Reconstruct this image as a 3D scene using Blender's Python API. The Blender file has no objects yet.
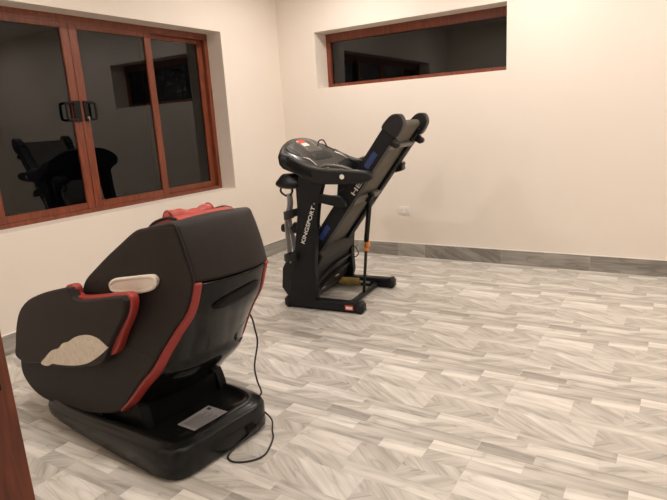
import bpy, bmesh, math, random
from mathutils import Vector, Matrix
random.seed(7)
COL = bpy.context.scene.collection

# ------------------------------------------------------------------ materials
def new_mat(name):
    m = bpy.data.materials.new(name); m.use_nodes = True
    nt = m.node_tree
    b = nt.nodes.get('Principled BSDF')
    return m, nt, b
def plain(name, col, rough=.5, metal=0., coat=0., noise=0., nscale=40., bump=0., bscale=200., spec=.5, sheen=0.):
    m, nt, b = new_mat(name)
    b.inputs['Base Color'].default_value = (*col, 1)
    b.inputs['Roughness'].default_value = rough
    b.inputs['Metallic'].default_value = metal
    b.inputs['Coat Weight'].default_value = coat
    b.inputs['Coat Roughness'].default_value = .06
    b.inputs['Specular IOR Level'].default_value = spec
    b.inputs['Sheen Weight'].default_value = sheen
    if noise or bump:
        tc = nt.nodes.new('ShaderNodeTexCoord')
    if noise:
        n = nt.nodes.new('ShaderNodeTexNoise'); n.inputs['Scale'].default_value = nscale
        n.inputs['Detail'].default_value = 5
        nt.links.new(tc.outputs['Object'], n.inputs['Vector'])
        r = nt.nodes.new('ShaderNodeValToRGB')
        r.color_ramp.elements[0].position = .3; r.color_ramp.elements[1].position = .7
        r.color_ramp.elements[0].color = (*[c*(1-noise) for c in col], 1)
        r.color_ramp.elements[1].color = (*[min(1, c*(1+noise)) for c in col], 1)
        nt.links.new(n.outputs['Fac'], r.inputs['Fac']); nt.links.new(r.outputs['Color'], b.inputs['Base Color'])
    if bump:
        n2 = nt.nodes.new('ShaderNodeTexNoise'); n2.inputs['Scale'].default_value = bscale
        nt.links.new(tc.outputs['Object'], n2.inputs['Vector'])
        bp = nt.nodes.new('ShaderNodeBump'); bp.inputs['Strength'].default_value = bump
        bp.inputs['Distance'].default_value = .002
        nt.links.new(n2.outputs['Fac'], bp.inputs['Height']); nt.links.new(bp.outputs['Normal'], b.inputs['Normal'])
    return m
def wood_mat():
    m, nt, b = new_mat('red_brown_wood')
    tc = nt.nodes.new('ShaderNodeTexCoord')
    mp = nt.nodes.new('ShaderNodeMapping'); mp.inputs['Scale'].default_value = (30, 30, 3)
    n = nt.nodes.new('ShaderNodeTexNoise'); n.inputs['Scale'].default_value = 2.2; n.inputs['Detail'].default_value = 6
    n.inputs['Distortion'].default_value = .6
    r = nt.nodes.new('ShaderNodeValToRGB')
    r.color_ramp.elements[0].position = .3; r.color_ramp.elements[0].color = (.110, .027, .012, 1)
    r.color_ramp.elements[1].position = .72; r.color_ramp.elements[1].color = (.25, .061, .026, 1)
    nt.links.new(tc.outputs['Object'], mp.inputs['Vector']); nt.links.new(mp.outputs['Vector'], n.inputs['Vector'])
    nt.links.new(n.outputs['Fac'], r.inputs['Fac']); nt.links.new(r.outputs['Color'], b.inputs['Base Color'])
    b.inputs['Roughness'].default_value = .38
    return m
def glass_mat():
    m, nt, b = new_mat('window_glass')
    b.inputs['Base Color'].default_value = (.10, .11, .11, 1)
    b.inputs['Roughness'].default_value = 0.0
    b.inputs['IOR'].default_value = 1.53
    b.inputs['Transmission Weight'].default_value = 1.0
    return m
def tile_mat(name, gain):
    # printed porcelain: per-strip 'tone' and 'seed' attributes, grain runs along the strip's own UV
    m, nt, b = new_mat(name)
    N = nt.nodes.new; Lk = nt.links.new
    uv = N('ShaderNodeUVMap'); uv.uv_map = 'grain'
    at = N('ShaderNodeAttribute'); at.attribute_name = 'tone'
    sd = N('ShaderNodeAttribute'); sd.attribute_name = 'seed'
    def noise(sx, sy, detail, dist, off):
        mp = N('ShaderNodeMapping'); mp.inputs['Scale'].default_value = (sx, sy, 1)
        Lk(uv.outputs['UV'], mp.inputs['Vector'])
        n = N('ShaderNodeTexNoise'); n.noise_dimensions = '4D'
        n.inputs['Scale'].default_value = 1; n.inputs['Detail'].default_value = detail
        n.inputs['Distortion'].default_value = dist
        ad = N('ShaderNodeMath'); ad.operation = 'ADD'; ad.inputs[1].default_value = off
        Lk(sd.outputs['Fac'], ad.inputs[0]); Lk(ad.outputs[0], n.inputs['W'])
        Lk(mp.outputs['Vector'], n.inputs['Vector'])
        return n.outputs['Fac']
    def mth(op, a, bb, cl=False):
        x = N('ShaderNodeMath'); x.operation = op; x.use_clamp = cl
        for i, v in enumerate((a, bb)):
            if isinstance(v, (int, float)): x.inputs[i].default_value = v
            else: Lk(v, x.inputs[i])
        return x.outputs[0]
    broad = noise(1.8, 17, 2, .6, 0.)
    fine = noise(4, 110, 3, .2, 9.)
    blot = noise(5, 7, 2, .4, 21.)
    v = mth('ADD', at.outputs['Fac'], mth('MULTIPLY', mth('SUBTRACT', broad, .5), 1.6))
    v = mth('ADD', v, mth('MULTIPLY', mth('SUBTRACT', fine, .5), .6))
    v = mth('ADD', v, mth('MULTIPLY', mth('SUBTRACT', blot, .5), .35), True)
    vn = noise(2.0, 11, 2, .9, 33.)
    ln = mth('MULTIPLY', mth('ABSOLUTE', mth('SUBTRACT', vn, .5), 0), 26, True)      # narrow dark veins
    v = mth('SUBTRACT', v, mth('MULTIPLY', mth('SUBTRACT', 1, ln), .22), True)
    r = N('ShaderNodeValToRGB'); e = r.color_ramp.elements
    e[0].position = 0.; e[0].color = (.29*gain, .27*gain, .24*gain, 1)
    e[1].position = 1.; e[1].color = (.74*gain, .71*gain, .655*gain, 1)
    mid = r.color_ramp.elements.new(.45); mid.color = (.50*gain, .475*gain, .43*gain, 1)
    Lk(v, r.inputs['Fac']); Lk(r.outputs['Color'], b.inputs['Base Color'])
    b.inputs['Roughness'].default_value = .33
    b.inputs['Specular IOR Level'].default_value = .45
    return m
M = dict(
    wall=plain('cream_wall_paint', (.80, .735, .66), .55, noise=.02, nscale=1.2, bump=.08, bscale=60),
    ceil=plain('ceiling_paint', (.85, .82, .77), .8),
    white=plain('white_trim', (.86, .83, .78), .45),
    plastic_white=plain('white_plastic', (.85, .83, .78), .35),
    wood=wood_mat(), glass=glass_mat(),
    tile=tile_mat('printed_strip_tile', 1.0), tileb=tile_mat('printed_skirting_tile', .66),
    iron=plain('black_handle_metal', (.006, .006, .006), .5, spec=.2),
    steel=plain('brushed_steel', (.6, .58, .55), .3, metal=1),
    uph=plain('dark_brown_upholstery', (.0175, .0125, .0115), .6, noise=.12, nscale=30, bump=.15, bscale=350, sheen=.03, spec=.22),
    seat_under=plain('brown_underside_cloth', (.028, .023, .020), .7),
    red=plain('red_leather', (.37, .050, .036), .45, noise=.12, nscale=25, bump=.1, bscale=150),
    redp=plain('red_piping_leather', (.30, .030, .024), .42, noise=.06, nscale=25),
    cream=plain('cream_moulded_plastic', (.80, .75, .68), .4),
    creamcloth=plain('bare_cream_foam', (.70, .64, .55), .8, noise=.1, nscale=50, bump=.4, bscale=120),
    gloss=plain('gloss_black_plastic', (.005, .0055, .005), .15, spec=.24),
    base=plain('satin_black_plastic', (.008, .0085, .008), .24, spec=.25),
    basedk=plain('matt_black_plastic', (.003, .003, .003), .5, spec=.15),
    label=plain('grey_label_paper', (.34, .33, .34), .5, noise=.12, nscale=90),
    ink=plain('black_ink', (.02, .02, .02), .6),
    cable=plain('black_cable_rubber', (.012, .011, .010), .45),
    frame=plain('black_powder_coat', (.0055, .0065, .008), .45, spec=.3, noise=.1, nscale=30),
    tplast=plain('black_console_plastic', (.010, .010, .010), .42, spec=.35),
    tgrey=plain('charcoal_console_plastic', (.055, .053, .048), .32, spec=.4, noise=.15, nscale=25),
    belt=plain('grey_brown_belt_underside', (.085, .074, .054), .6, noise=.18, nscale=12),
    bracket=plain('dull_steel_bracket', (.15, .14, .12), .42, metal=.3),
    blue=plain('blue_sticker', (.018, .040, .15), .4, noise=.2, nscale=60),
    screen=plain('console_display', (.16, .15, .13), .2),
    paperw=plain('white_sticker', (.75, .72, .66), .5),
    redst=plain('red_sticker', (.62, .07, .04), .45),
    orange=plain('orange_clip', (.75, .25, .03), .4),
    yellow=plain('yellow_spring_paint', (.28, .20, .045), .5),
    letter=plain('white_lettering', (.72, .71, .68), .5),
    silver=plain('silver_grey_strap', (.33, .32, .31), .35),
    lime=plain('yellow_green_button', (.5, .55, .05), .4),
    hall=plain('hall_paint', (.6, .55, .5), .7),
)
def emis(name, col, s):
    m, nt, b = new_mat(name)
    b.inputs['Base Color'].default_value = (.9, .9, .9, 1)
    b.inputs['Emission Color'].default_value = (*col, 1); b.inputs['Emission Strength'].default_value = s
    return m
M['lamp'] = emis('warm_lamp_diffuser', (1.0, .91, .845), 345)

# ------------------------------------------------------------------ helpers
OFF = Vector((0, 0, 0))
WARP = False
def lean(co):
    """upper half of the chair narrows and leans in towards the head"""
    k = min(max((co.z-.35)/.55, 0), 1); k = k*k*(3-2*k)
    dy = co.y-CY
    return Vector((co.x-.064*k, CY+dy*(1-.22*k-(.12*k if dy > 0 else 0)), co.z-.018*k))
def put(name, bm, mat, parent=None, smooth=False, wn=False, label=None):
    if WARP:
        for v in bm.verts: v.co = lean(v.co)
    bmesh.ops.recalc_face_normals(bm, faces=bm.faces[:])
    if OFF.length: bmesh.ops.translate(bm, verts=bm.verts[:], vec=-OFF)
    me = bpy.data.meshes.new(name); bm.to_mesh(me); bm.free()
    if smooth:
        for p in me.polygons: p.use_smooth = True
    o = bpy.data.objects.new(name, me); COL.objects.link(o)
    me.materials.append(M[mat] if isinstance(mat, str) else mat)
    if parent is not None: o.parent = parent
    if wn:
        md = o.modifiers.new('wn', 'WEIGHTED_NORMAL'); md.weight = 80
    if label: o['label'] = label
    return o
def empty(name, loc, label, cat, rz=0, kind=None, group=None):
    o = bpy.data.objects.new(name, None); COL.objects.link(o)
    o.location = loc; o.rotation_euler = (0, 0, rz); o.empty_display_size = .1
    if label: o['label'] = label
    if cat: o['category'] = cat
    if kind: o['kind'] = kind
    if group: o['group'] = group
    return o
def struct(name, bm, mat, **k):
    o = put(name, bm, mat, **k); o['kind'] = 'structure'; return o
def add_box(bm, x0, x1, y0, y1, z0, z1, bev=0, seg=2, mtx=None):
    b2 = bmesh.new()
    bmesh.ops.create_cube(b2, size=1)
    for v in b2.verts:
        v.co = Vector(((x0+x1)/2 + v.co.x*(x1-x0), (y0+y1)/2 + v.co.y*(y1-y0), (z0+z1)/2 + v.co.z*(z1-z0)))
    if bev: bmesh.ops.bevel(b2, geom=b2.edges[:], offset=bev, segments=seg, affect='EDGES', clamp_overlap=True)
    if mtx is not None: bmesh.ops.transform(b2, matrix=mtx, verts=b2.verts[:])
    merge(bm, b2)
def merge(bm, b2):
    me = bpy.data.meshes.new('tmp'); b2.to_mesh(me); b2.free(); bm.from_mesh(me); bpy.data.meshes.remove(me)
def boxes(*bs, bev=0, seg=2):
    bm = bmesh.new()
    for b in bs: add_box(bm, *b, bev=bev, seg=seg)
    return bm
def smoothline(pts, n=6, closed=True):
    out = []; N = len(pts)
    P = [Vector(p) for p in pts]
    rng = N if closed else N-1
    for i in range(rng):
        if closed: a, b, c, d = P[(i-1) % N], P[i], P[(i+1) % N], P[(i+2) % N]
        else: a, b, c, d = P[max(i-1, 0)], P[i], P[i+1], P[min(i+2, N-1)]
        for k in range(n):
            t = k/n
            out.append(.5*((2*b) + (c-a)*t + (2*a-5*b+4*c-d)*t*t + (3*b-a-3*c+d)*t**3))
    if not closed: out.append(P[-1])
    return out
def slab(outline, y0, y1, bev=.02, seg=4, sm=4, dome=0., sides='both'):
    """polygon in x-z thickened along y with rounded rims and an optional domed face"""
    pts = smoothline([(p[0], p[1], 0) for p in outline], sm) if sm else [Vector((p[0], p[1], 0)) for p in outline]
    bm = bmesh.new()
    A = [bm.verts.new((p.x, y0, p.y)) for p in pts]; B = [bm.verts.new((p.x, y1, p.y)) for p in pts]
    fa = bm.faces.new(A); fb = bm.faces.new(list(reversed(B)))
    n = len(pts)
    for i in range(n): bm.faces.new((A[i], B[i], B[(i+1) % n], A[(i+1) % n]))
    bmesh.ops.recalc_face_normals(bm, faces=bm.faces[:])
    if bev:
        eg = list(fa.edges) + list(fb.edges)
        bmesh.ops.bevel(bm, geom=eg, offset=bev, segments=seg, profile=.5, affect='EDGES', clamp_overlap=True)
    if dome:
        for th, dp in ((.02, dome*.5), (.03, dome*.33), (.04, dome*.17)):
            big = [f for f in bm.faces if abs(f.normal.y) > .9 and len(f.verts) > 12]
            bmesh.ops.inset_region(bm, faces=big, thickness=th, depth=dp, use_even_offset=True)
            bm.normal_update()
    return bm
def tube(bm, pts, r, seg=8, closed=False, rad=None):
    P = [Vector(p) for p in pts]; n = len(P); rings = []
    up = None
    for i, p in enumerate(P):
        if closed: t = P[(i+1) % n]-P[i-1]
        else: t = P[min(i+1, n-1)]-P[max(i-1, 0)]
        t.normalize()
        if up is None:
            up = t.orthogonal().normalized()
        up = (up - t*up.dot(t)).normalized()
        s = t.cross(up)
        rr = rad[i] if rad else r
        rings.append([bm.verts.new(p + rr*(math.cos(2*math.pi*k/seg)*up + math.sin(2*math.pi*k/seg)*s)) for k in range(seg)])
    for i in range(n if closed else n-1):
        a, b = rings[i], rings[(i+1) % n]
        for k in range(seg): bm.faces.new((a[k], a[(k+1) % seg], b[(k+1) % seg], b[k]))
    if not closed:
        bm.faces.new(list(reversed(rings[0]))); bm.faces.new(rings[-1])
def rod(p, q, r, seg=16):
    bm = bmesh.new(); tube(bm, [p, q], r, seg); return bm
def arc_strip(bm, pts, w, th, axis=Vector((0, 0, 1))):
    """flat band of height w (along axis) and thickness th following pts"""
    P = [Vector(p) for p in pts]; n = len(P); R = []
    for i, p in enumerate(P):
        t = (P[min(i+1, n-1)]-P[max(i-1, 0)]).normalized(); s = t.cross(axis).normalized()
        R.append([bm.verts.new(p + s*a*th/2 + axis*b*w/2) for a, b in ((-1, -1), (1, -1), (1, 1), (-1, 1))])
    for a, b in zip(R, R[1:]):
        for k in range(4): bm.faces.new((a[k], a[(k+1) % 4], b[(k+1) % 4], b[k]))
    bm.faces.new(R[0]); bm.faces.new(list(reversed(R[-1])))
def text_mesh(name, s, origin, xdir, updir, length, height, mat, parent, label=None):
    cu = bpy.data.curves.new(name, 'FONT'); cu.body = s; cu.size = 1; cu.extrude = .012; cu.offset = .012
    o = bpy.data.objects.new(name, cu); COL.objects.link(o)
    bpy.context.view_layer.update()
    me = bpy.data.meshes.new_from_object(o.evaluated_get(bpy.context.evaluated_depsgraph_get()))
    bpy.data.objects.remove(o)
    xs = [v.co.x for v in me.vertices]; ys = [v.co.y for v in me.vertices]
    x0, x1, y0, y1 = min(xs), max(xs), min(ys), max(ys)
    X = Vector(xdir).normalized(); U = Vector(updir).normalized(); Nn = X.cross(U)
    for v in me.vertices:
        c = v.co.copy()
        v.co = Vector(origin) + X*((c.x-x0)/(x1-x0)*length) + U*((c.y-y0)/(y1-y0)*height) + Nn*(c.z*.05) - OFF
    me.materials.clear(); me.materials.append(M[mat])
    o = bpy.data.objects.new(name, me); COL.objects.link(o); o.parent = parent
    if label: o['label'] = label
    return o

# ------------------------------------------------------------------ room
XL, XR, YB, YF, ZC = -4.02, 1.75, 5.462, .39, 3.12
T = .82
X0, Y0 = -.69, 2.13
ROWH = T/10
D = math.radians
CELLS = [  # u0, u1, first row, rows, tone, grain angle, seed
    (.0, .22, 0, 1, .76, 3, 1), (.22, .62, 0, 1, .38, 2, 2), (.62, .82, 0, 1, .76, 3, 1),
    (.0, .25, 1, 1, .14, 0, 4), (.25, .82, 1, 1, .36, 1, 5),
    (.0, .2, 2, 1, .56, 14, 6), (.2, .5, 2, 1, .68, 2, 7), (.5, .82, 2, 1, .62, 30, 8),
    (.0, .14, 3, 1, .74, 0, 9), (.14, .56, 3, 1, .32, -3, 10), (.56, .82, 3, 1, .74, 0, 9),
    (.0, .46, 4, 2, .66, -34, 11), (.46, .82, 4, 1, .40, 42, 14), (.46, .82, 5, 1, .42, -42, 16),
    (.0, .34, 6, 1, .46, -24, 19), (.34, .82, 6, 1, .62, -3, 21),
    (.0, .32, 7, 2, .68, -8, 23), (.32, .56, 7, 2, .46, -36, 24), (.56, .82, 7, 1, .44, 44, 25), (.56, .82, 8, 1, .44, -44, 26),
    (.0, .40, 9, 1, .44, 0, 36), (.40, .62, 9, 1, .68, 4, 37), (.62, .82, 9, 1, .40, 38, 38),
]
def strip_mesh(quads, name, mat, flat=True, thick=None):
    """quads: (corners(4 Vectors), uv(4), tone, seed)"""
    me = bpy.data.meshes.new(name)
    vs, fs = [], []
    for q in quads:
        i = len(vs); vs += [tuple(c) for c in q[0]]; fs.append((i, i+1, i+2, i+3))
    me.from_pydata(vs, [], fs)
    uvl = me.uv_layers.new(name='grain')
    ta = me.attributes.new('tone', 'FLOAT', 'FACE'); sa = me.attributes.new('seed', 'FLOAT', 'FACE')
    for i, q in enumerate(quads):
        for k in range(4): uvl.data[i*4+k].uv = q[1][k]
        ta.data[i].value = q[2]; sa.data[i].value = q[3]
    me.materials.append(M[mat])
    o = bpy.data.objects.new(name, me); COL.objects.link(o)
    o['kind'] = 'structure'
    return o
def floor_quads(xa, xb, ya, yb):
    Q = []
    def emit(x0, x1, y0, y1, tone, ang, seed, tx, ty):
        x0, x1 = max(x0, xa), min(x1, xb); y0, y1 = max(y0, ya), min(y1, yb)
        if x1-x0 < 1e-4 or y1-y0 < 1e-4: return
        c, s = math.cos(D(ang)), math.sin(D(ang)); uv = []
        P = [(x0, y0), (x1, y0), (x1, y1), (x0, y1)]
        for x, y in P:
            u, v = x-tx, y-ty
            uv.append((c*u + s*v, -s*u + c*v))
        Q.append(([Vector((x, y, 0)) for x, y in P], uv, tone, seed*3.7))
    i0 = math.floor((xa-X0)/T); i1 = math.ceil((xb-X0)/T)
    j0 = math.floor((ya-Y0)/T); j1 = math.ceil((yb-Y0)/T)
    g = .0012
    for i in range(i0, i1):
        for j in range(j0, j1):
            tx, ty = X0+i*T, Y0+j*T
            emit(tx-g, tx+g, ty, ty+T, .62, 0, 50, tx, ty)
            for (u0, u1, r, nr, tone, ang, seed) in CELLS:
                a = g if u0 == 0 else u0; b = T-g if u1 == .82 else u1
                emit(tx+a, tx+b, ty+r*ROWH, ty+(r+nr)*ROWH, tone, ang, seed, tx if not (seed in (1, 9) and u0 == 0) else tx-T, ty)
    return Q
fq = floor_quads(XL-.25, XR+.25, -1.2, YB+.3)
fl = strip_mesh(fq, 'floor', 'tile')

def wall_with_hole(axis, a, b, lo, hi, z1, hole):
    """axis 'x': wall slab between x=a..b running along y lo..hi; hole=(h0,h1,z0,z1)"""
    h0, h1, zz0, zz1 = hole
    segs = [(lo, h0, 0, z1), (h1, hi, 0, z1)]
    if zz0 > 0: segs.append((h0, h1, 0, zz0))
    segs.append((h0, h1, zz1, z1))
    bm = bmesh.new()
    for s0, s1, q0, q1 in segs:
        if axis == 'x': add_box(bm, a, b, s0, s1, q0, q1)
        else: add_box(bm, s0, s1, a, b, q0, q1)
    bmesh.ops.remove_doubles(bm, verts=bm.verts[:], dist=1e-5)
    return bm
W1 = (1.35, 4.492, .868, 2.452)      # left window opening: y0,y1,z0,z1
W2 = (-3.518, -1.411, 1.876, 2.474)  # back window opening: x0,x1,z0,z1
JX = -.86                            # door jamb face
struct('wall_left', wall_with_hole('x', XL-.28, XL, YF, YB, ZC, W1), 'wall')
struct('wall_back', wall_with_hole('y', YB, YB+.32, XL-.28, XR+.2, ZC, W2), 'wall')
struct('wall_right', boxes((XR, XR+.2, YF, YB, 0, ZC)), 'wall')
struct('wall_front', wall_with_hole('y', .17, YF, XL-.28, XR+.2, ZC, (JX-.04, .28, 0, 2.2)), 'wall')
struct('ceiling', boxes((XL-.28, XR+.2, .17, YB+.32, ZC, ZC+.15)), 'ceil')

# tile skirting, 15 cm high, cut into tile lengths
def skirting(name, fixed, lo, hi, axis, sign, start):
    Q = []; H = .147; th = .011
    x = start
    while x > lo: x -= T
    rr = random.Random(11 if axis == 'y' else 5)
    k = 0
    while x < hi:
        cuts = [x+.0015, x+rr.choice((.28, .41, .5)), x+T-.0015]
        if rr.random() < .4: cuts = [x+.0015, x+T-.0015]
        for c0, c1 in zip(cuts, cuts[1:]):
            k += 1
            tone = rr.choice((.28, .38, .5, .6, .45)); ang = rr.choice((0, 0, -18, 25, -32))
            a, b = max(c0, lo), min(c1, hi)
            if b-a < 1e-3: continue
            c, s = math.cos(D(ang)), math.sin(D(ang))
            P = [(a, 0), (b, 0), (b, H), (a, H)]; uv = [(c*u+s*v, -s*u+c*v) for u, v in P]
            f = fixed+sign*th
            Q.append(([Vector((u, f, v)) if axis == 'y' else Vector((f, u, v)) for u, v in P], uv, tone, 60+k*2.3))
        a, b = max(x-.0015, lo), min(x+.0015, hi)
        if b > a:
            P = [(a, 0), (b, 0), (b, H), (a, H)]; f = fixed+sign*th
            Q.append(([Vector((u, f, v)) if axis == 'y' else Vector((f, u, v)) for u, v in P], P, .9, 3))
        x += T
    # top edge
    P = [(lo, fixed), (hi, fixed), (hi, fixed+sign*th), (lo, fixed+sign*th)]
    Q.append(([Vector((u, v, H)) if axis == 'y' else Vector((v, u, H)) for u, v in P], P, 1.0, 3))
    o = strip_mesh(Q, name, 'tileb')
    # pale grout bead closing the top
    bm = boxes((lo, hi, min(fixed, fixed+sign*.008), max(fixed, fixed+sign*.008), H, H+.006) if axis == 'y'
               else (min(fixed, fixed+sign*.008), max(fixed, fixed+sign*.008), lo, hi, H, H+.006))
    b = put('grout_bead', bm, 'white', o)
    return o
skirting('baseboard_back', YB, XL, XR, 'y', -1, -.62)
skirting('baseboard_left', XL, YF, YB, 'x', 1, .4)
skirting('baseboard_right', XR, YF, YB, 'x', -1, .4)

# left window -----------------------------------------------------------
w = empty('window_1', (XL-.2, 2.92, W1[2]), 'wide four panel wooden sliding window in the left wall, black pull handles at its centre', None, kind='structure')
OFF = Vector(w.location)
y0, y1, z0, z1 = W1; fx0, fx1 = XL-.28, XL-.19
put('window_frame', boxes((fx0, fx1, y0, y1, z1-.045, z1), (fx0, fx1, y0, y1, z0, z0+.035),
    (fx0, fx1, y0, y0+.05, z0+.035, z1-.045), (fx0, fx1, y1-.05, y1, z0+.035, z1-.045),
    (fx1-.012, fx1+.002, y0+.05, y1-.05, z1-.062, z1-.045), bev=.003), 'wood', w)
def sash(ya, yb, xa, xb, stile=.07, rail=.055):
    za, zb = z0+.035, z1-.045
    s = put('window_sash', boxes((xa, xb, ya, ya+stile, za, zb), (xa, xb, yb-stile, yb, za, zb),
        (xa, xb, ya+stile, yb-stile, za, za+rail), (xa, xb, ya+stile, yb-stile, zb-rail, zb), bev=.003), 'wood', w)
    p = put('glass_pane', boxes(((xa+xb)/2-.003, (xa+xb)/2+.003, ya+stile-.005, yb-stile+.005, za+rail-.005, zb-rail+.005)), 'glass', s)
    return s
sA = sash(2.09, 2.919, fx1-.038, fx1-.004, .072)
sB = sash(2.921, 3.75, fx1-.038, fx1-.004, .075)
sC = sash(y0+.045, 2.19, fx1-.078, fx1-.044)
sD = sash(3.645, y1-.045, fx1-.078, fx1-.044)
def handle(s, yc, dirn):
    x = fx1-.004; L2 = .105 if dirn < 0 else .075; L1 = L2-.015
    hw = .034 if dirn < 0 else .02
    bm = boxes((x, x+.016, yc-hw, yc+hw, 1.625, 1.79), bev=.003)
    pts = smoothline([(x+.008, yc+dirn*.01, 1.64), (x+.022, yc+dirn*.03, 1.64), (x+.026, yc+dirn*L1, 1.642), (x+.026, yc+dirn*L2, 1.66),
                      (x+.026, yc+dirn*L2, 1.755), (x+.026, yc+dirn*L1, 1.772), (x+.022, yc+dirn*.03, 1.775), (x+.008, yc+dirn*.01, 1.775)], 4, False)
    tube(bm, pts, .011, 8)
    h = put('pull_handle', bm, 'iron', s, smooth=True, wn=True)
    return h
h1 = handle(sA, 2.884, -1); h2 = handle(sB, 2.968, 1)
bm = bmesh.new(); tube(bm, [(fx1+.004, 2.972, 1.655), (fx1+.022, 2.972, 1.655)], .009, 12); tube(bm, [(fx1+.02, 2.972, 1.65), (fx1+.024, 2.972, 1.63)], .004, 8)
put('window_lock', bm, 'steel', sB, smooth=True)
OFF = Vector((0, 0, 0))
# back window -------------------------------------------------------------
w = empty('window_2', ((W2[0]+W2[1])/2, YB+.24, W2[2]), 'long narrow wooden framed window high in the back wall', None, kind='structure')
OFF = Vector(w.location)
x0, x1, z0, z1 = W2; fy0, fy1 = YB+.236, YB+.30
put('window_frame', boxes((x0, x1, fy0, fy1, z1-.09, z1), (x0, x1, fy0, fy1, z0, z0+.05), (x0, x0+.055, fy0, fy1, z0+.05, z1-.09), (x1-.055, x1, fy0, fy1, z0+.05, z1-.09), bev=.003), 'wood', w)
put('glass_pane', boxes((x0+.05, x1-.05, fy0+.03, fy0+.036, z0+.045, z1-.085)), 'glass', w)
OFF = Vector((0, 0, 0))
# door opening beside the camera -------------------------------------------
dj = empty('door_1', (JX-.02, .28, 0), 'wooden door frame of the doorway, partly in view at the lower left', None, kind='structure')
OFF = Vector(dj.location)
put('door_jamb', boxes((JX-.04, JX, .16, .402, 0, 2.16), (JX-.002, JX+.012, .20, .345, 0, 2.16), bev=.003), 'wood', dj)
put('door_jamb', boxes((.24, .28, .16, .402, 0, 2.16), (.228, .242, .20, .345, 0, 2.16), bev=.003), 'wood', dj)
put('door_head', boxes((JX-.04, .28, .16, .402, 2.16, 2.2), bev=.003), 'wood', dj)
put('door_casing', boxes((JX-.11, JX-.012, .39, .405, 0, 2.27), (.252, .35, .39, .405, 0, 2.27), (JX-.012, .252, .39, .405, 2.172, 2.27), bev=.003), 'wood', dj)
put('strike_plate', boxes((JX-.001, JX+.004, .352, .384, 1.13, 1.25), bev=.001), 'iron', dj, label='black metal strike plate')
OFF = Vector((0, 0, 0))

# power outlets --------------------------------------------------------------
def outlet(loc, rz, label):
    o = empty('power_outlet', loc, label, 'outlet', rz)
    put('face_plate', boxes((-.062, .062, -.011, 0, -.040, .040), bev=.004), 'plastic_white', o)
    for sx in (-.027, .027):
        s = put('socket', boxes((sx-.02, sx+.02, -.0135, -.0105, -.025, .025), bev=.002), 'plastic_white', o)
        put('socket_slot', boxes((sx-.009, sx-.006, -.0142, -.0128, -.009, .009), (sx+.006, sx+.009, -.0142, -.0128, -.009, .009)), 'ink', s)
    return o
outlet((-2.487, YB, .517), 0, 'white double power outlet on the back wall, to the right of the treadmill')
outlet((XL, 2.895, .515), math.pi/2, 'white power outlet on the left wall below the sliding window, mostly behind the massage chair')

# ceiling downlights (above the frame) --------------------------------------
def downlight(x, y, label):
    o = empty('ceiling_downlight', (x, y, ZC), label, 'ceiling light', group='ceiling downlights')
    bm = bmesh.new(); n = 32
    R = [(.115, 0), (.115, -.012), (.10, -.016), (.088, -.010), (.088, 0)]
    rings = [[bm.verts.new((r*math.cos(2*math.pi*k/n), r*math.sin(2*math.pi*k/n), z)) for k in range(n)] for r, z in R]
    for a, b in zip(rings, rings[1:]):
        for k in range(n): bm.faces.new((a[k], a[(k+1) % n], b[(k+1) % n], b[k]))
    put('trim_ring', bm, 'white', o, smooth=True)
    bm = bmesh.new(); bmesh.ops.create_circle(bm, cap_ends=True, radius=.088, segments=32, matrix=Matrix.Translation((0, 0, -.008)))
    for f in bm.faces:
        if f.normal.z > 0: f.normal_flip()
    put('lamp_diffuser', bm, 'lamp', o)
for x in (-2.85, -1.05, 1.0):
    for y in (1.6, 4.5):
        downlight(x, y, 'round recessed ceiling downlight, %s, %s of the room' % ({-2.85: 'near the left wall', -1.05: 'in the middle', 1.0: 'near the right wall'}[x], {1.6: 'doorway side', 4.5: 'back wall side'}[y]))

# ------------------------------------------------------------------ treadmill
tm = empty('treadmill', (-2.727, 3.525, 0), 'folded black treadmill with its deck tipped up, standing near the back wall', 'treadmill', D(5.5))
def rail(y0, y1):
    bm = boxes((.0, .69, y0, y1, .008, .088), bev=.012)
    return bm
for ya, yb in ((-.0, .09), (.715, .805)):
    r = put('base_rail', rail(ya, yb), 'frame', tm, smooth=True, wn=True)
    for xx in (-.012, .64):
        put('end_cap', boxes((xx, xx+.065, ya-.004, yb+.004, .0, .094), bev=.016, seg=3), 'tplast', r, smooth=True, wn=True)
    if ya <= 0:
        st = put('warning_sticker', boxes((.555, .625, ya-.0035, ya+.001, .03, .07)), 'redst', r, label='small red and white sticker')
        put('sticker_panel', boxes((.562, .618, ya-.0045, ya-.003, .038, .06)), 'paperw', st)
put('cross_tube', boxes((.52, .56, .085, .72, .018, .05), bev=.006), 'frame', tm, smooth=True, wn=True)
put('cross_tube', boxes((.08, .12, .085, .72, .018, .05), bev=.006), 'frame', tm, smooth=True, wn=True)
UP = [(.045, .08), (.285, .08), (.30, .35), (.335, .66), (.375, .9), (.425, 1.07), (.40, 1.15), (.22, 1.17), (.20, 1.0), (.165, .75), (.115, .45), (.07, .25)]
for ya, yb in ((.005, .07), (.735, .80)):
    u = put('upright', slab(UP, ya, yb, .008, 2, 3), 'frame', tm, smooth=True, wn=True)
    if ya < .1:
        text_mesh('lettering', 'KINGSPORT', (.222, ya-.0012, .555), (.12, 0, .30), (-.30, 0, .12), .325, .034, 'letter', u, label='white lettering running up the upright')
        text_mesh('lettering', '\u00ae', (.338, ya-.0012, .878), (.12, 0, .30), (-.30, 0, .12), .008, .010, 'letter', u)
    # link bar between upright and deck
    put('link_bar', slab([(.34, .955), (.46, .945), (.56, .935), (.60, .86), (.50, .865), (.40, .885), (.33, .895)], ya+.005, yb-.01, .006, 2, 2), 'frame', tm, smooth=True, wn=True)
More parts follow.
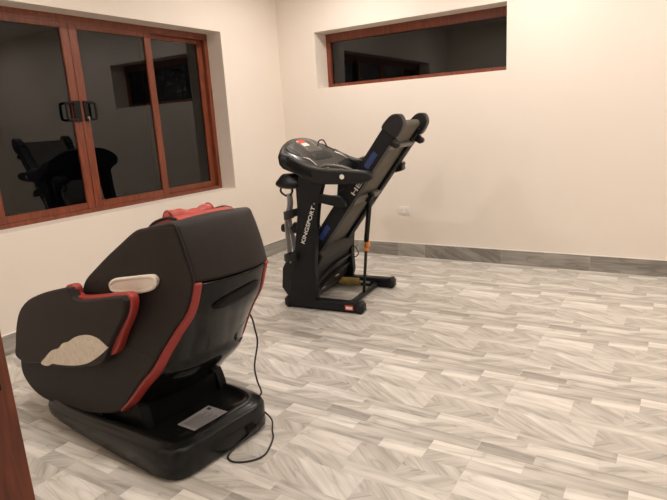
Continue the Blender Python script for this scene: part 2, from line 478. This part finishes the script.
# handrails sweeping back from the console
HR = [(.10, 1.19), (.24, 1.09), (.34, 1.045), (.44, 1.035), (.62, 1.035), (.76, 1.045), (.825, 1.065), (.842, 1.095), (.81, 1.128), (.68, 1.143), (.44, 1.158), (.30, 1.19), (.20, 1.235), (.14, 1.26)]
for ya, yb in ((-.02, .065), (.74, .825)):
    HR2 = HR if ya < 0 else [(min(x, .812) if x > .8 else x, z) for x, z in HR]
    h = put('handrail', slab(HR2, ya, yb, .022, 4, 4), 'tplast', tm, smooth=True, wn=True)
    bm = bmesh.new(); tube(bm, [(.60, ya-.004, 1.094), (.60, ya+.004, 1.094)], .019, 16)
    put('hole_cap', bm, 'paperw' if ya < 0 else 'tplast', h, label='pale round cap')
    bm = bmesh.new(); tube(bm, smoothline([(.40, (ya+yb)/2, 1.16), (.46, (ya+yb)/2, 1.178), (.58, (ya+yb)/2, 1.165), (.66, (ya+yb)/2, 1.142)], 6, False), .012, 8)
    put('pulse_grip', bm, 'bracket', h, smooth=True)
# console: lofted across its width
def csurf(u, v):
    """u across 0..1, v front(0) -> user(1); top surface point"""
    y = -.02 + .845*u
    c = 1-abs(2*u-1)**2.6
    fx = .045 - .055*c; fz = 1.262 + .128*c
    bx = .36 - .02*c; bz = 1.172 - .075*c
    x = fx + (bx-fx)*v; z = fz + (bz-fz)*v + .03*math.sin(math.pi*v)*(.4+.6*c)
    return Vector((x, y, z))
bm = bmesh.new(); NU, NV = 28, 12
top = [[bm.verts.new(csurf(i/NU, j/NV)) for j in range(NV+1)] for i in range(NU+1)]
def cbot(i, j):
    p = csurf(i/NU, j/NV); e = min(i, NU-i)/NU
    d = .10 + .02*math.sin(math.pi*j/NV)
    return Vector((p.x+.01, p.y, p.z-d*(1 if j > 0 else .8)))
bot = [[bm.verts.new(cbot(i, j)) for j in range(NV+1)] for i in range(NU+1)]
for i in range(NU):
    for j in range(NV):
        bm.faces.new((top[i][j], top[i+1][j], top[i+1][j+1], top[i][j+1]))
        bm.faces.new((bot[i][j], bot[i][j+1], bot[i+1][j+1], bot[i+1][j]))
for i in range(NU):
    bm.faces.new((top[i][0], bot[i][0], bot[i+1][0], top[i+1][0])); bm.faces.new((top[i][NV], top[i+1][NV], bot[i+1][NV], bot[i][NV]))
for j in range(NV):
    bm.faces.new((top[0][j], top[0][j+1], bot[0][j+1], bot[0][j])); bm.faces.new((top[NU][j], bot[NU][j], bot[NU][j+1], top[NU][j+1]))
bmesh.ops.recalc_face_normals(bm, faces=bm.faces[:])
rim = [e for e in bm.edges if e.calc_face_angle(0) > .9]
bmesh.ops.bevel(bm, geom=rim, offset=.018, segments=3, affect='EDGES', clamp_overlap=True)
cons = put('console', bm, 'tplast', tm, smooth=True, wn=True)
def cpatch(name, u0, u1, v0, v1, mat, h=.003, rnd=.25, parent=None, label=None):
    """rounded raised patch lying on the console's face"""
    bm = bmesh.new(); n = 10
    lo = []; hi = []
    cx, cy = (u0+u1)/2, (v0+v1)/2; hu, hv = (u1-u0)/2, (v1-v0)/2
    ring = []
    for k in range(40):
        a = 2*math.pi*k/40; ca, sa = math.cos(a), math.sin(a); p = 2/max(rnd*2, .05) if rnd < 1 else 2
        ring.append((math.copysign(abs(ca)**(2/p), ca), math.copysign(abs(sa)**(2/p), sa)))
    rr = []
    for f in (1, .97, .6, .3):
        rr.append([bm.verts.new(csurf(cx+hu*f*a, cy+hv*f*b) + Vector((0, 0, h if f < 1 else -.004))) for a, b in ring])
    for A, B in zip(rr, rr[1:]):
        for k in range(40): bm.faces.new((A[k], A[(k+1) % 40], B[(k+1) % 40], B[k]))
    bm.faces.new(rr[-1])
    return put(name, bm, mat, parent or cons, smooth=True, label=label)
cpatch('console_panel', .04, .96, .05, .86, 'tgrey', .004, .2)
cpatch('display_screen', .34, .66, .12, .52, 'screen', .007, .12)
cpatch('console_sticker', .38, .50, .14, .27, 'redst', .009, .1)
cpatch('console_sticker', .38, .50, .27, .37, 'paperw', .009, .1)
for u in (.13, .87):
    cpatch('cup_holder', u-.045, u+.045, .15, .55, 'ink', .008, .6)
cpatch('tablet_ledge', .30, .70, .60, .74, 'ink', .016, .2)
for i in range(5):
    cpatch('console_button', .33+i*.075, .37+i*.075, .86, .93, 'tgrey' if i != 1 else 'lime', .010, .8)
for u0, v0, u1, v1 in ((.12, .62, .20, .88), (.80, .62, .88, .88)):
    p = csurf(u0, v0)+Vector((0, 0, .012)); q = csurf((u0+u1)/2, (v0+v1)/2)+Vector((0, 0, .022)); r_ = csurf(u1, v1)+Vector((0, 0, .012))
    bm = bmesh.new(); tube(bm, smoothline([p, q, r_], 6, False), .006, 8); put('speaker_trim', bm, 'steel', cons, smooth=True)
# wire bow sticking up from the console
bm = bmesh.new(); c0 = csurf(.70, .45)
tube(bm, smoothline([c0+Vector((-.02, -.06, 0)), c0+Vector((-.02, -.03, .06)), c0+Vector((0, .02, .065)), c0+Vector((.02, .05, .0))], 6, False), .006, 6)
put('tablet_clip', bm, 'tplast', cons, smooth=True)

# deck: built flat along its own axes then tipped up
dv = Vector((.601, 0, .799)); nv = Vector((.799, 0, -.601))
Q0 = Vector((.21, 0, .52))
def dm(s, y, n): return Q0 + dv*s + nv*n + Vector((0, y, 0))
DM = Matrix(((dv.x, 0, nv.x, Q0.x), (0, 1, 0, 0), (dv.z, 0, nv.z, Q0.z), (0, 0, 0, 1)))
def dboxes(*bs, bev=0, seg=2):
    bm = bmesh.new()
    for b in bs: add_box(bm, *b, bev=bev, seg=seg, mtx=DM)
    return bm
deck = put('deck_board', dboxes((-.30, 1.16, .15, .68, .03, .052)), 'belt', tm)
def belt_loop():
    bm = bmesh.new(); pts = []
    for k in range(13):
        a = -math.pi/2 + math.pi*k/12; pts.append((1.20+.032*math.cos(a), .050+.032*math.sin(a)))
    for k in range(13):
        a = math.pi/2 + math.pi*k/12; pts.append((-.30+.032*math.cos(a), .050+.032*math.sin(a)))
    A = [bm.verts.new(dm(s, .185, n)) for s, n in pts]; B = [bm.verts.new(dm(s, .655, n)) for s, n in pts]
    for i in range(len(pts)): bm.faces.new((A[i], B[i], B[(i+1) % len(pts)], A[(i+1) % len(pts)]))
    return bm
put('running_belt', belt_loop(), 'belt', tm, smooth=True)
bm = bmesh.new(); tube(bm, [dm(1.20, .14, .05), dm(1.20, .69, .05)], .029, 16); put('rear_roller', bm, 'bracket', tm, smooth=True)
for k, (ya, yb) in enumerate(((.085, .155), (.675, .745))):
    inner = (yb, yb+.03) if k == 0 else (ya-.03, ya)
    sr = put('side_rail', dboxes((-.36, 1.22, ya, yb, 0, .112), (-.3, 1.18, inner[0], inner[1], .085, .11), bev=.006), 'frame', tm, smooth=True, wn=True)
    cb_ = slab([(1.14, -.008), (1.22, -.008), (1.27, .012), (1.295, .055), (1.275, .10), (1.23, .125), (1.14, .125), (1.135, .06)], ya-.008, yb+.008, .012, 3, 4)
    bmesh.ops.transform(cb_, matrix=DM, verts=cb_.verts[:])
    put('rail_end_cap', cb_, 'tplast', sr, smooth=True, wn=True)
    for s in (1.10,):
        bm = dboxes((s-.03, s+.03, ya+.01, yb-.01, .105, .14), bev=.006)
        tube(bm, [dm(s, ya+.008, .15), dm(s, yb-.008, .15)], .026, 14)
        put('deck_foot', bm, 'tplast', sr, smooth=True, wn=True)
    if k == 0:
        for s0, s1 in ((.83, .965), (.12, .255)):
            put('blue_sticker', dboxes((s0, s1, ya-.002, ya+.001, .035, .078)), 'blue', sr, label='blue rectangular sticker')
        text_mesh('lettering', 'HEI', dm(.595, ya-.001, .100), dv, -nv, .130, .036, 'letter', sr, label='white lettering along the side rail')
        bm = bmesh.new(); tube(bm, [dm(1.235, ya-.007, .02), dm(1.235, ya-.003, .02)], .009, 10); put('cap_screw', bm, 'steel', sr)
put('cross_member', dboxes((.50, .56, .14, .69, .085, .118), bev=.005), 'bracket', tm, smooth=True, wn=True)
put('cross_member', dboxes((1.02, 1.06, .14, .69, .085, .115), bev=.005), 'bracket', tm, smooth=True, wn=True)
put('strut_bracket', dboxes((.50, .58, .39, .45, .10, .15), bev=.006), 'frame', tm, smooth=True, wn=True)
# motor hood
MC = [(.19, .045), (.245, .12), (.275, .33), (.33, .43), (.25, .56), (.12, .52), (.0, .42), (-.065, .31), (-.085, .14), (-.01, .035), (.09, .03)]
mc = put('motor_cover', slab(MC, .095, .735, .012, 3, 0), 'tplast', tm, smooth=True, wn=True)
def rib(a, b, c):
    bm = bmesh.new(); arc_strip(bm, smoothline([a, b, c], 8, False), .022, .02, Vector((.3, 0, .95)).normalized()); return bm
put('hood_rib', rib((.268, .11, .215), (.285, .40, .285), (.285, .72, .30)), 'tplast', mc)
put('hood_rib', rib((.255, .11, .125), (.272, .40, .20), (.272, .72, .22)), 'tplast', mc)
for y, z in ((.22, .12), (.50, .155)):
    put('vent_slot', boxes((.246, .258, y-.04, y+.03, z, z+.012)), 'silver', mc, label='pale slot')
# gas strut with orange clip
st = empty('gas_strut', (0, 0, 0), None, None); st.parent = tm
bm = bmesh.new(); tube(bm, [(.635, .42, .86), (.585, .42, .50)], .021, 14); put('strut_cylinder', bm, 'frame', st, smooth=True)
bm = bmesh.new(); tube(bm, [(.59, .42, .52), (.54, .42, .04)], .013, 12); put('strut_rod', bm, 'tplast', st, smooth=True)
put('strut_clip', boxes((.568, .602, .395, .43, .42, .45), (.585, .612, .40, .44, .455, .50), bev=.004), 'orange', st, label='orange plastic clip')
bm = bmesh.new(); tube(bm, [(.53, .36, .03), (.53, .46, .03)], .02, 12); put('strut_pin', bm, 'tplast', st, smooth=True)
# yellow spring by the far rail
bm = bmesh.new(); pts = []
for k in range(240):
    a = 2*math.pi*k/16; pts.append((.20+.20*k/240, .655+.03*math.cos(a), .062+.03*math.sin(a)))
tube(bm, pts, .006, 6); put('coil_spring', bm, 'yellow', tm, smooth=True, label='yellow coil spring')
put('spring_rod', rod((.14, .655, .062), (.50, .655, .062), .01, 10), 'steel', tm)
# loose wires
bm = bmesh.new(); tube(bm, smoothline([(.33, .12, .93), (.30, .14, .80), (.30, .14, .68), (.36, .13, .58)], 8, False), .005, 6); put('control_cable', bm, 'cable', tm, smooth=True)
bm = bmesh.new(); tube(bm, smoothline([(.27, .70, .36), (.33, .72, .38), (.37, .73, .32), (.34, .72, .28), (.27, .70, .30)], 8, False), .005, 6); put('control_cable', bm, 'cable', tm, smooth=True)
# massage attachment on the front of the near upright
ms = empty('massage_attachment', (0, 0, 0), None, None); ms.parent = tm
bm = bmesh.new()
prof = [(.0, .125), (.035, .12), (.075, .095), (.10, .05), (.105, .02)]
n = 24; rings = []
for k, (r, z) in enumerate([(.012, 1.115), (.06, 1.112), (.085, 1.095), (.135, 1.045), (.138, 1.025), (.11, 1.005), (.05, .99)]):
    rings.append([bm.verts.new((.075+r*.95*math.cos(2*math.pi*i/n), .10+r*.62*math.sin(2*math.pi*i/n), z-.012*math.cos(2*math.pi*i/n)*0)) for i in range(n)])
for a, b in zip(rings, rings[1:]):
    for i in range(n): bm.faces.new((a[i], a[(i+1) % n], b[(i+1) % n], b[i]))
bm.faces.new(rings[0]); bm.faces.new(rings[-1])
put('massager_head', bm, 'tplast', ms, smooth=True)
bm = bmesh.new()
tube(bm, smoothline([(-.0, .10, 1.02), (-.02, .10, .97), (.02, .10, .935), (.06, .10, .935), (.09, .10, .97), (.075, .10, 1.02)], 6, False), .009, 8)
put('belt_hook', bm, 'tplast', ms, smooth=True)
put('mounting_post', boxes((.135, .185, .075, .125, .09, 1.02), bev=.006), 'frame', ms, smooth=True, wn=True)
bm = bmesh.new(); arc_strip(bm, smoothline([(.055, .10, .95), (.05, .105, .86), (.012, .11, .74), (.005, .11, .60), (.012, .11, .44), (.03, .11, .36)], 8, False), .045, .010, Vector((.25, .97, 0)).normalized())
arc_strip(bm, smoothline([(.065, .10, .95), (.065, .105, .86), (.03, .12, .74), (.045, .12, .60), (.06, .12, .48), (.03, .115, .36)], 8, False), .045, .006, Vector((.25, .97, 0)).normalized())
put('massage_belt', bm, 'silver', ms, label='grey hanging massage strap')
for zc, r in ((.785, .125), (.43, .155)):
    bm = bmesh.new(); pts = []
    for k in range(17):
        a = math.pi*.5 + math.pi*k/16
        pts.append((.155+r*math.cos(a), .06+.085*math.sin(a), zc-.01+.03*(1+math.cos(a))))
    arc_strip(bm, pts, .065 if zc > .6 else .055, .012)
    put('dumbbell_holder', bm, 'tplast', ms)
bm = bmesh.new()
tube(bm, [(-.045, .13, .655), (.0, .13, .655)], .035, 16); tube(bm, [(.0, .13, .655), (.10, .13, .655)], .016, 12); tube(bm, [(.07, .13, .66), (.135, .13, .66)], .048, 16)
put('dumbbell_grip', bm, 'tplast', ms, smooth=True, wn=True)

# ------------------------------------------------------------------ massage chair
CY = 1.71
YAW = D(-6); PIV = Vector((-1.75, 1.42, 0)); C0 = Vector((-2.25, CY, 0))
mchair = empty('massage_chair', PIV + Matrix.Rotation(YAW, 3, 'Z') @ (C0-PIV), 'dark brown and red massage chair with gloss black back, standing on a black base', 'massage chair', YAW)
OFF = Vector(C0)
def w2c(p): return PIV + Matrix.Rotation(-YAW, 3, 'Z') @ (Vector(p)-PIV)
def mir(a, b): return (2*CY-b, 2*CY-a)
# base
def base_ring(inset, zf, dz, n=96):
    xa, xb, ya, yb = -2.965+inset, -1.735-inset, 1.362+inset, 2.005-inset
    out = []
    for k in range(n):
        a = 2*math.pi*(k+.5)/n; ca, sa = math.cos(a), math.sin(a); p = 8
        r = (abs(ca)**p + abs(sa)**p)**(-1/p)
        u, v = r*ca, r*sa
        x = (xa+xb)/2 + (xb-xa)/2*u; t = (x+2.965)/1.23
        taper = 1-.05*max(0, .45-t)/.45
        y = (ya+yb)/2 + (yb-ya)/2*v*taper
        out.append((x, y, zf(t)+dz))
    return out
zr = lambda t: .078+.075*(3*min(max((t-.1)/.75, 0), 1)**2-2*min(max((t-.1)/.75, 0), 1)**3)
z0f = lambda t: .004
R = [base_ring(.012, z0f, 0), base_ring(0, z0f, .02), base_ring(0, zr, -.02), base_ring(.006, zr, -.006), base_ring(.02, zr, 0), base_ring(.032, zr, .008),
     base_ring(.045, zr, .016), base_ring(.060, zr, .018), base_ring(.072, zr, .010), base_ring(.085, zr, -.002), base_ring(.13, zr, -.008)]
bm = bmesh.new(); VR = [[bm.verts.new(p) for p in r] for r in R]
for a, b in zip(VR, VR[1:]):
    n = len(a)
    for k in range(n): bm.faces.new((a[k], a[(k+1) % n], b[(k+1) % n], b[k]))
bm.faces.new(VR[-1]); bm.faces.new(list(reversed(VR[0])))
cb = put('base', bm, 'base', mchair, smooth=True)
# rating label lying on the base top
lm = Matrix.Translation((-1.88, 1.665, .176)) @ Matrix.Rotation(D(4), 4, 'Z')
bm = bmesh.new(); add_box(bm, -.066, .066, -.10, .10, -.0265, -.0235, mtx=lm)
lb = put('rating_label', bm, 'label', cb, label='silver grey rating label')
bm = bmesh.new(); add_box(bm, -.050, -.028, .068, .088, -.0236, -.0228, mtx=lm)
for i in range(9): add_box(bm, -.04+i*.011, -.037+i*.011, -.085, .05 if i % 3 else .02, -.0236, -.0229, mtx=lm)
put('label_print', bm, 'ink', lb)
bm = bmesh.new(); tube(bm, [(-1.70, 1.87, .165), (-1.69, 1.87, .172)], .008, 8)
put('power_switch', boxes((-1.738, -1.728, 1.80, 1.85, .05, .085), bev=.002), 'basedk', cb)
bm.free()
WARP = True
# side shells (behind the arms)
SIDE = [(-1.527, 0.933), (-1.588, 0.806), (-1.693, 0.701), (-1.784, 0.607), (-1.876, 0.504), (-1.98, 0.412), (-2.093, 0.3), (-2.2, 0.209), (-2.378, 0.145), (-2.645, 0.084), (-2.889, 0.056), (-3.068, 0.057), (-3.187, 0.101), (-3.239, 0.168), (-3.222, 0.255), (-3.166, 0.285), (-2.945, 0.358), (-2.68, 0.538), (-2.49, 0.708), (-2.42, 0.77), (-2.365, 0.84), (-2.245, 0.917), (-2.112, 0.995), (-1.998, 1.057), (-1.915, 1.102), (-1.845, 1.128), (-1.703, 1.148), (-1.618, 1.157), (-1.589, 1.133), (-1.55, 1.026)]
for k, (a, b) in enumerate(((1.42, 1.50), mir(1.42, 1.50))):
    ss = put('side_shell', slab(SIDE, a, b, .014, 4, 3, dome=.0), 'uph', mchair, smooth=True, wn=True)
    yo = 1.418 if k == 0 else 2*CY-1.418
    sg = -1 if k == 0 else 1
    # upholstery seam
    bm = bmesh.new(); tube(bm, smoothline([(a, yo, b) for a, b in [(-2.123, 0.574), (-2.052, 0.569), (-1.965, 0.563), (-1.876, 0.552)]], 6, False), .0022, 6); put('seam', bm, 'ink', ss)
    # cream grab handle recess
    GH = [(-2.119, 0.842), (-2.105, 0.862), (-2.055, 0.885), (-1.926, 0.913), (-1.799, 0.939), (-1.758, 0.938), (-1.744, 0.919), (-1.769, 0.889), (-1.822, 0.867), (-1.898, 0.845), (-2.005, 0.829), (-2.098, 0.821)]
    ya, yb = (yo-.017, yo+.01) if k == 0 else (yo-.01, yo+.017)
    g = put('grab_handle', slab(GH, ya, yb, .007, 3, 4), 'cream', ss, smooth=True, wn=True, label='cream plastic grab handle')
    cx, cz = -1.928, 0.878
    IN = [(cx+(x-cx)*.86, cz+(z-cz)*.62+.004) for x, z in GH]
    yq = ya if k == 0 else yb
    # raised rim around the recess
    bm = bmesh.new(); tube(bm, [Vector((p.x, yq, p.y)) for p in smoothline([(x, z, 0) for x, z in [(cx+(x-cx)*.96, cz+(z-cz)*.86) for x, z in GH]], 4)], .009, 8, closed=True)
    put('handle_rim', bm, 'cream', g, smooth=True)
WARP = False
# arms: dark pad, red lining behind it, bare patch
ARM = [(-3.142, 0.32), (-3.106, 0.394), (-3.054, 0.5), (-2.974, 0.602), (-2.845, 0.685), (-2.664, 0.75), (-2.52, 0.787), (-2.391, 0.817), (-2.369, 0.805), (-2.35, 0.773), (-2.308, 0.766), (-2.139, 0.798), (-1.95, 0.84), (-1.917, 0.835), (-1.91, 0.81), (-1.938, 0.752), (-2.016, 0.672), (-2.094, 0.585), (-2.164, 0.497), (-2.294, 0.438), (-2.612, 0.357), (-2.814, 0.335), (-2.99, 0.296), (-3.1, 0.292)]
ARMR = [(-2.467, 0.793), (-2.397, 0.825), (-2.368, 0.809), (-2.35, 0.775), (-2.165, 0.805), (-1.961, 0.847), (-1.914, 0.847), (-1.899, 0.815), (-1.929, 0.748), (-2.009, 0.652), (-2.094, 0.544), (-2.19, 0.513), (-2.29, 0.558), (-2.416, 0.654)]
PATCH = [(-2.812, 0.343), (-2.747, 0.389), (-2.664, 0.444), (-2.579, 0.475), (-2.527, 0.512), (-2.461, 0.535), (-2.391, 0.571), (-2.311, 0.598), (-2.236, 0.612), (-2.166, 0.609), (-2.112, 0.588), (-2.104, 0.575), (-2.17, 0.53), (-2.237, 0.491), (-2.317, 0.452), (-2.441, 0.413), (-2.591, 0.382), (-2.68, 0.367), (-2.731, 0.344), (-2.778, 0.335)]
for k, (a, b) in enumerate(((1.368, 1.42), mir(1.368, 1.42))):
    ar = put('armrest', slab(ARM, a, b, .016, 4, 3), 'uph', mchair, smooth=True, wn=True)
    c, d = (1.395, 1.44) if k == 0 else mir(1.395, 1.44)
    put('armrest_lining', slab(ARMR, c, d, .012, 3, 3), 'redp', ar, smooth=True, wn=True, label='red leather edge of the armrest')
    if k == 0:
        put('bare_patch', slab(PATCH, 1.363, 1.38, .004, 2, 3), 'creamcloth', ar, smooth=True, wn=True, label='cream patch with torn edge')
WARP = True
# back surfaces -------------------------------------------------------------
def interp(tab, s):
    for (s0, *p), (s1, *q) in zip(tab, tab[1:]):
        if s <= s1:
            t = (s-s0)/(s1-s0); return [a+(b-a)*t for a, b in zip(p, q)]
    return list(tab[-1][1:])
def dens(pts):
    q = smoothline([(x, z, 0) for x, z in pts], 8, False)
    n = len(q)-1; return [(i/n, p.x, p.y) for i, p in enumerate(q)]
UE = dens([(-1.819, 1.125), (-1.703, 1.148), (-1.618, 1.162), (-1.587, 1.123), (-1.55, 1.026), (-1.527, 0.933)])   # edge, top to seam
UC = dens([(-1.839, 1.137), (-1.703, 1.162), (-1.59, 1.168), (-1.542, 1.123), (-1.505, 1.026), (-1.484, 0.931)])   # centre
GE = dens([(-1.527, 0.933), (-1.588, 0.806), (-1.693, 0.701), (-1.784, 0.607), (-1.876, 0.504), (-1.98, 0.412), (-2.093, 0.3), (-2.2, 0.209)])
GC = dens([(-1.484, 0.931), (-1.538, 0.801), (-1.631, 0.681), (-1.714, 0.577), (-1.801, 0.464), (-1.91, 0.372), (-2.033, 0.27), (-2.17, 0.209)])
HALF = .287
def bsurf(E_, C_, v, t, out=0.):
    e = interp(E_, v); c = interp(C_, v); w = 1-abs(t)**2.4
    x = e[0]+(c[0]-e[0])*w; z = e[1]+(c[1]-e[1])*w
    e2 = interp(E_, min(1, v+.02)); e1 = interp(E_, max(0, v-.02))
    tx, tz = e2[0]-e1[0], e2[1]-e1[1]; L_ = math.hypot(tx, tz) or 1
    nx, nz = -tz/L_, tx/L_
    if nx < 0 and abs(nx) > .3: nx, nz = -nx, -nz
    return Vector((x+nx*out, CY+HALF*t, z+nz*out))
def bgrid(E_, C_, v0, v1, t0, t1, nv=28, nt=24, out=0., hump=False):
    bm = bmesh.new(); G = []
    for i in range(nv+1):
        row = []
        for j in range(nt+1):
            v = v0+(v1-v0)*i/nv; t = t0+(t1-t0)*j/nt
            o = out
            if hump:
                edge = .47+.10*t*t; q = min(max((v-edge)/.05, 0), 1)
                o += .014*q*q*(3-2*q)*min(1, max(0, (.86-abs(t))/.15))
            row.append(bm.verts.new(bsurf(E_, C_, v, t, o)))
        G.append(row)
    for i in range(nv):
        for j in range(nt): bm.faces.new((G[i][j], G[i+1][j], G[i+1][j+1], G[i][j+1]))
    return bm
def solid(o, th):
    sx = sum(p.normal.x*p.area for p in o.data.polygons)
    md = o.modifiers.new('solid', 'SOLIDIFY'); md.thickness = th; md.offset = -1 if sx > 0 else 1
    return o
bp = put('back_upholstery', bgrid(UE, UC, 0, 1, -1, 1, 28, 28, .004), 'uph', mchair, smooth=True); solid(bp, .018)
bm = bmesh.new(); tube(bm, [bsurf(UE, UC, .42+.58*i/20, -.985, .006) for i in range(21)], .0022, 6); put('seam', bm, 'ink', bp)
gs = put('back_shell', bgrid(GE, GC, .012, 1, -.88, .88, 60, 44, .006, True), 'gloss', mchair, smooth=True, label='gloss black moulded back shell'); solid(gs, .015)
for t0, t1 in ((-1, -.875), (.875, 1)):
    rp = put('back_piping', bgrid(GE, GC, 0, .97, t0, t1, 40, 4, .012), 'redp', mchair, smooth=True, label='red leather piping'); solid(rp, .02)
def lens(name, vc, tc, hv, ht, tilt, mat, out, par):
    bm = bmesh.new(); n = 40
    def P(f, a):
        ca, sa = math.cos(a), math.sin(a)
        u = math.copysign(abs(ca)**.8, ca)*ht*f; w = math.copysign(abs(sa)**.9, sa)*hv*f
        return bsurf(GE, GC, vc+w+tilt*u, tc+u, out)
    rr = [[bm.verts.new(P(f, 2*math.pi*k/n)) for k in range(n)] for f in (1, .66, .33)]
    for A, B in zip(rr, rr[1:]):
        for k in range(n): bm.faces.new((A[k], A[(k+1) % n], B[(k+1) % n], B[k]))
    bm.faces.new(rr[-1])
    o = put(name, bm, mat, par, smooth=True); md = o.modifiers.new('s', 'SOLIDIFY'); md.thickness = .003; md.offset = 0
    return o
lens('vent_slot', .115, .02, .030, .62, -.03, 'basedk', .0095, gs)  # thin patch on the shell; the slot's recess shade is put into its black
lens('cable_port', .50, .55, .018, .05, 0, 'basedk', .0225, gs)
WARP = False
# chassis below the shell
put('support_beam', boxes((-2.33, -2.07, 1.47, 1.95, .10, .285), bev=.03, seg=4), 'basedk', mchair, smooth=True, wn=True)
for ya in (1.455, 1.915):
    put('pivot_bracket', slab([(-2.4, .09), (-2.42, .18), (-2.30, .25), (-2.16, .30), (-2.08, .26), (-2.04, .15), (-2.08, .12)], ya, ya+.05, .006, 2, 3), 'basedk', mchair, smooth=True, wn=True)
put('seat_pan', boxes((-2.86, -2.26, 1.44, 1.98, .120, .30), bev=.04, seg=4), 'seat_under', mchair, smooth=True, wn=True)
WARP = True
# inner cushions
BK = [(-1.64, 1.125), (-1.76, 1.14), (-1.88, 1.06), (-1.99, .86), (-2.08, .62), (-2.16, .46), (-2.05, .37), (-1.88, .52), (-1.74, .70), (-1.63, .86), (-1.60, .98)]
bc = put('back_cushion', slab(BK, 1.502, 1.918, .03, 4, 3), 'red', mchair, smooth=True, wn=True)
SC = [(-2.12, .46), (-2.20, .49), (-2.45, .50), (-2.66, .52), (-2.72, .47), (-2.68, .36), (-2.40, .31), (-2.15, .33)]
put('seat_cushion', slab(SC, 1.502, 1.918, .03, 4, 3), 'red', mchair, smooth=True, wn=True)
LR = [(-2.70, .50), (-2.76, .51), (-2.86, .42), (-2.89, .30), (-2.84, .21), (-2.74, .20), (-2.70, .32)]
put('leg_rest', slab(LR, 1.502, 1.918, .03, 4, 3), 'uph', mchair, smooth=True, wn=True)
# head pillow: padded roll lying over the top
bm = bmesh.new(); pts = []; rad = []
for i in range(25):
    t = i/24; pts.append((-1.765-.01*math.sin(6*t), 1.53+.33*t, 1.158+.006*math.sin(9*t))); rad.append(.031*(min(1, math.sin(math.pi*t)*3.2+.45))*(1+.06*math.sin(26*t)))
tube(bm, pts, .03, 16, rad=rad)
hp = put('head_pillow', bm, 'red', mchair, smooth=True, label='red padded head pillow')
bm = slab([(-1.85, 1.125), (-1.80, 1.155), (-1.70, 1.175), (-1.64, 1.165), (-1.66, 1.14), (-1.76, 1.12)], 1.50, 1.92, .01, 3, 3)
put('pillow_flap', bm, 'red', hp, smooth=True, wn=True)
for yc in (1.545, 1.845):
    bm = bmesh.new(); tube(bm, [Vector((-1.765+.036*math.cos(a), yc, 1.158+.034*math.sin(a))) for a in [2*math.pi*k/20 for k in range(20)]], .006, 6, closed=True)
    put('pillow_strap', bm, 'redp', hp, smooth=True)
SH = [(-1.90, 1.07), (-1.862, 1.112), (-1.812, 1.141), (-1.725, 1.163), (-1.665, 1.160), (-1.66, 1.12), (-1.75, 1.08)]
for k, (a, b) in enumerate(((1.502, 1.535), mir(1.502, 1.535))):
    sp = put('shoulder_pad', slab(SH, a, b, .008, 3, 3), 'red', mchair, smooth=True, wn=True)
    bm = bmesh.new(); yq = a if k == 0 else b
    tube(bm, [Vector((p.x, yq, p.y)) for p in smoothline([(-1.905, 1.072, 0), (-1.866, 1.118, 0), (-1.815, 1.148, 0), (-1.725, 1.171, 0), (-1.665, 1.168, 0)], 6, False)], .007, 8)
    put('pad_rim', bm, 'uph', sp, smooth=True)
WARP = False
# power cord looping over the floor behind the base
bm = bmesh.new()
tube(bm, smoothline([w2c(p) for p in [(-1.76, 1.96, .10), (-1.68, 1.97, .04), (-1.640, 1.925, .005), (-1.60, 1.88, .005), (-1.565, 1.81, .005), (-1.545, 1.74, .005), (-1.570, 1.68, .005), (-1.635, 1.635, .005), (-1.690, 1.650, .005), (-1.705, 1.71, .012), (-1.69, 1.80, .03), (-1.68, 1.86, .05), (-1.75, 1.88, .06)]], 8, False), .0045, 8)
put('power_cord', bm, 'cable', mchair, smooth=True, label='black power cord looped on the floor')
# controller cable from the shell to the base
bm = bmesh.new(); tube(bm, smoothline([w2c(p) for p in [(-1.83, 1.96, .62), (-1.78, 2.0, .58), (-1.755, 2.0, .50), (-1.748, 2.0, .43), (-1.782, 2.0, .30), (-1.775, 2.0, .22), (-1.745, 1.99, .16), (-1.76, 1.96, .14)]], 8, False), .0045, 8)
put('control_cable', bm, 'cable', mchair, smooth=True)
OFF = Vector((0, 0, 0))
# ------------------------------------------------------------------ world and camera
wd = bpy.data.worlds.new('night'); bpy.context.scene.world = wd; wd.use_nodes = True
wd.node_tree.nodes['Background'].inputs['Color'].default_value = (.35, .42, .6, 1)
wd.node_tree.nodes['Background'].inputs['Strength'].default_value = .012
cam = bpy.data.cameras.new('camera'); co = bpy.data.objects.new('camera', cam); COL.objects.link(co)
Mr = ((0.852149, 0.068808, -0.518757), (0.519928, -0.223681, 0.824404), (-0.059311, -0.972231, -0.226385))
R3 = Matrix([[a[0], -a[1], -a[2]] for a in Mr])
co.matrix_world = Matrix.Translation((0, 0, 1.5)) @ R3.to_4x4()
cam.sensor_width = 36; cam.lens = 551/667*36; cam.clip_start = .02
sc = bpy.context.scene; sc.camera = co
sc.view_settings.view_transform = 'Standard'; sc.view_settings.look = 'None'
sc.view_settings.gamma = 1; sc.view_settings.use_curve_mapping = False
sc.view_settings.exposure = 0.0
sc.cycles.max_bounces = 10; sc.cycles.diffuse_bounces = 6
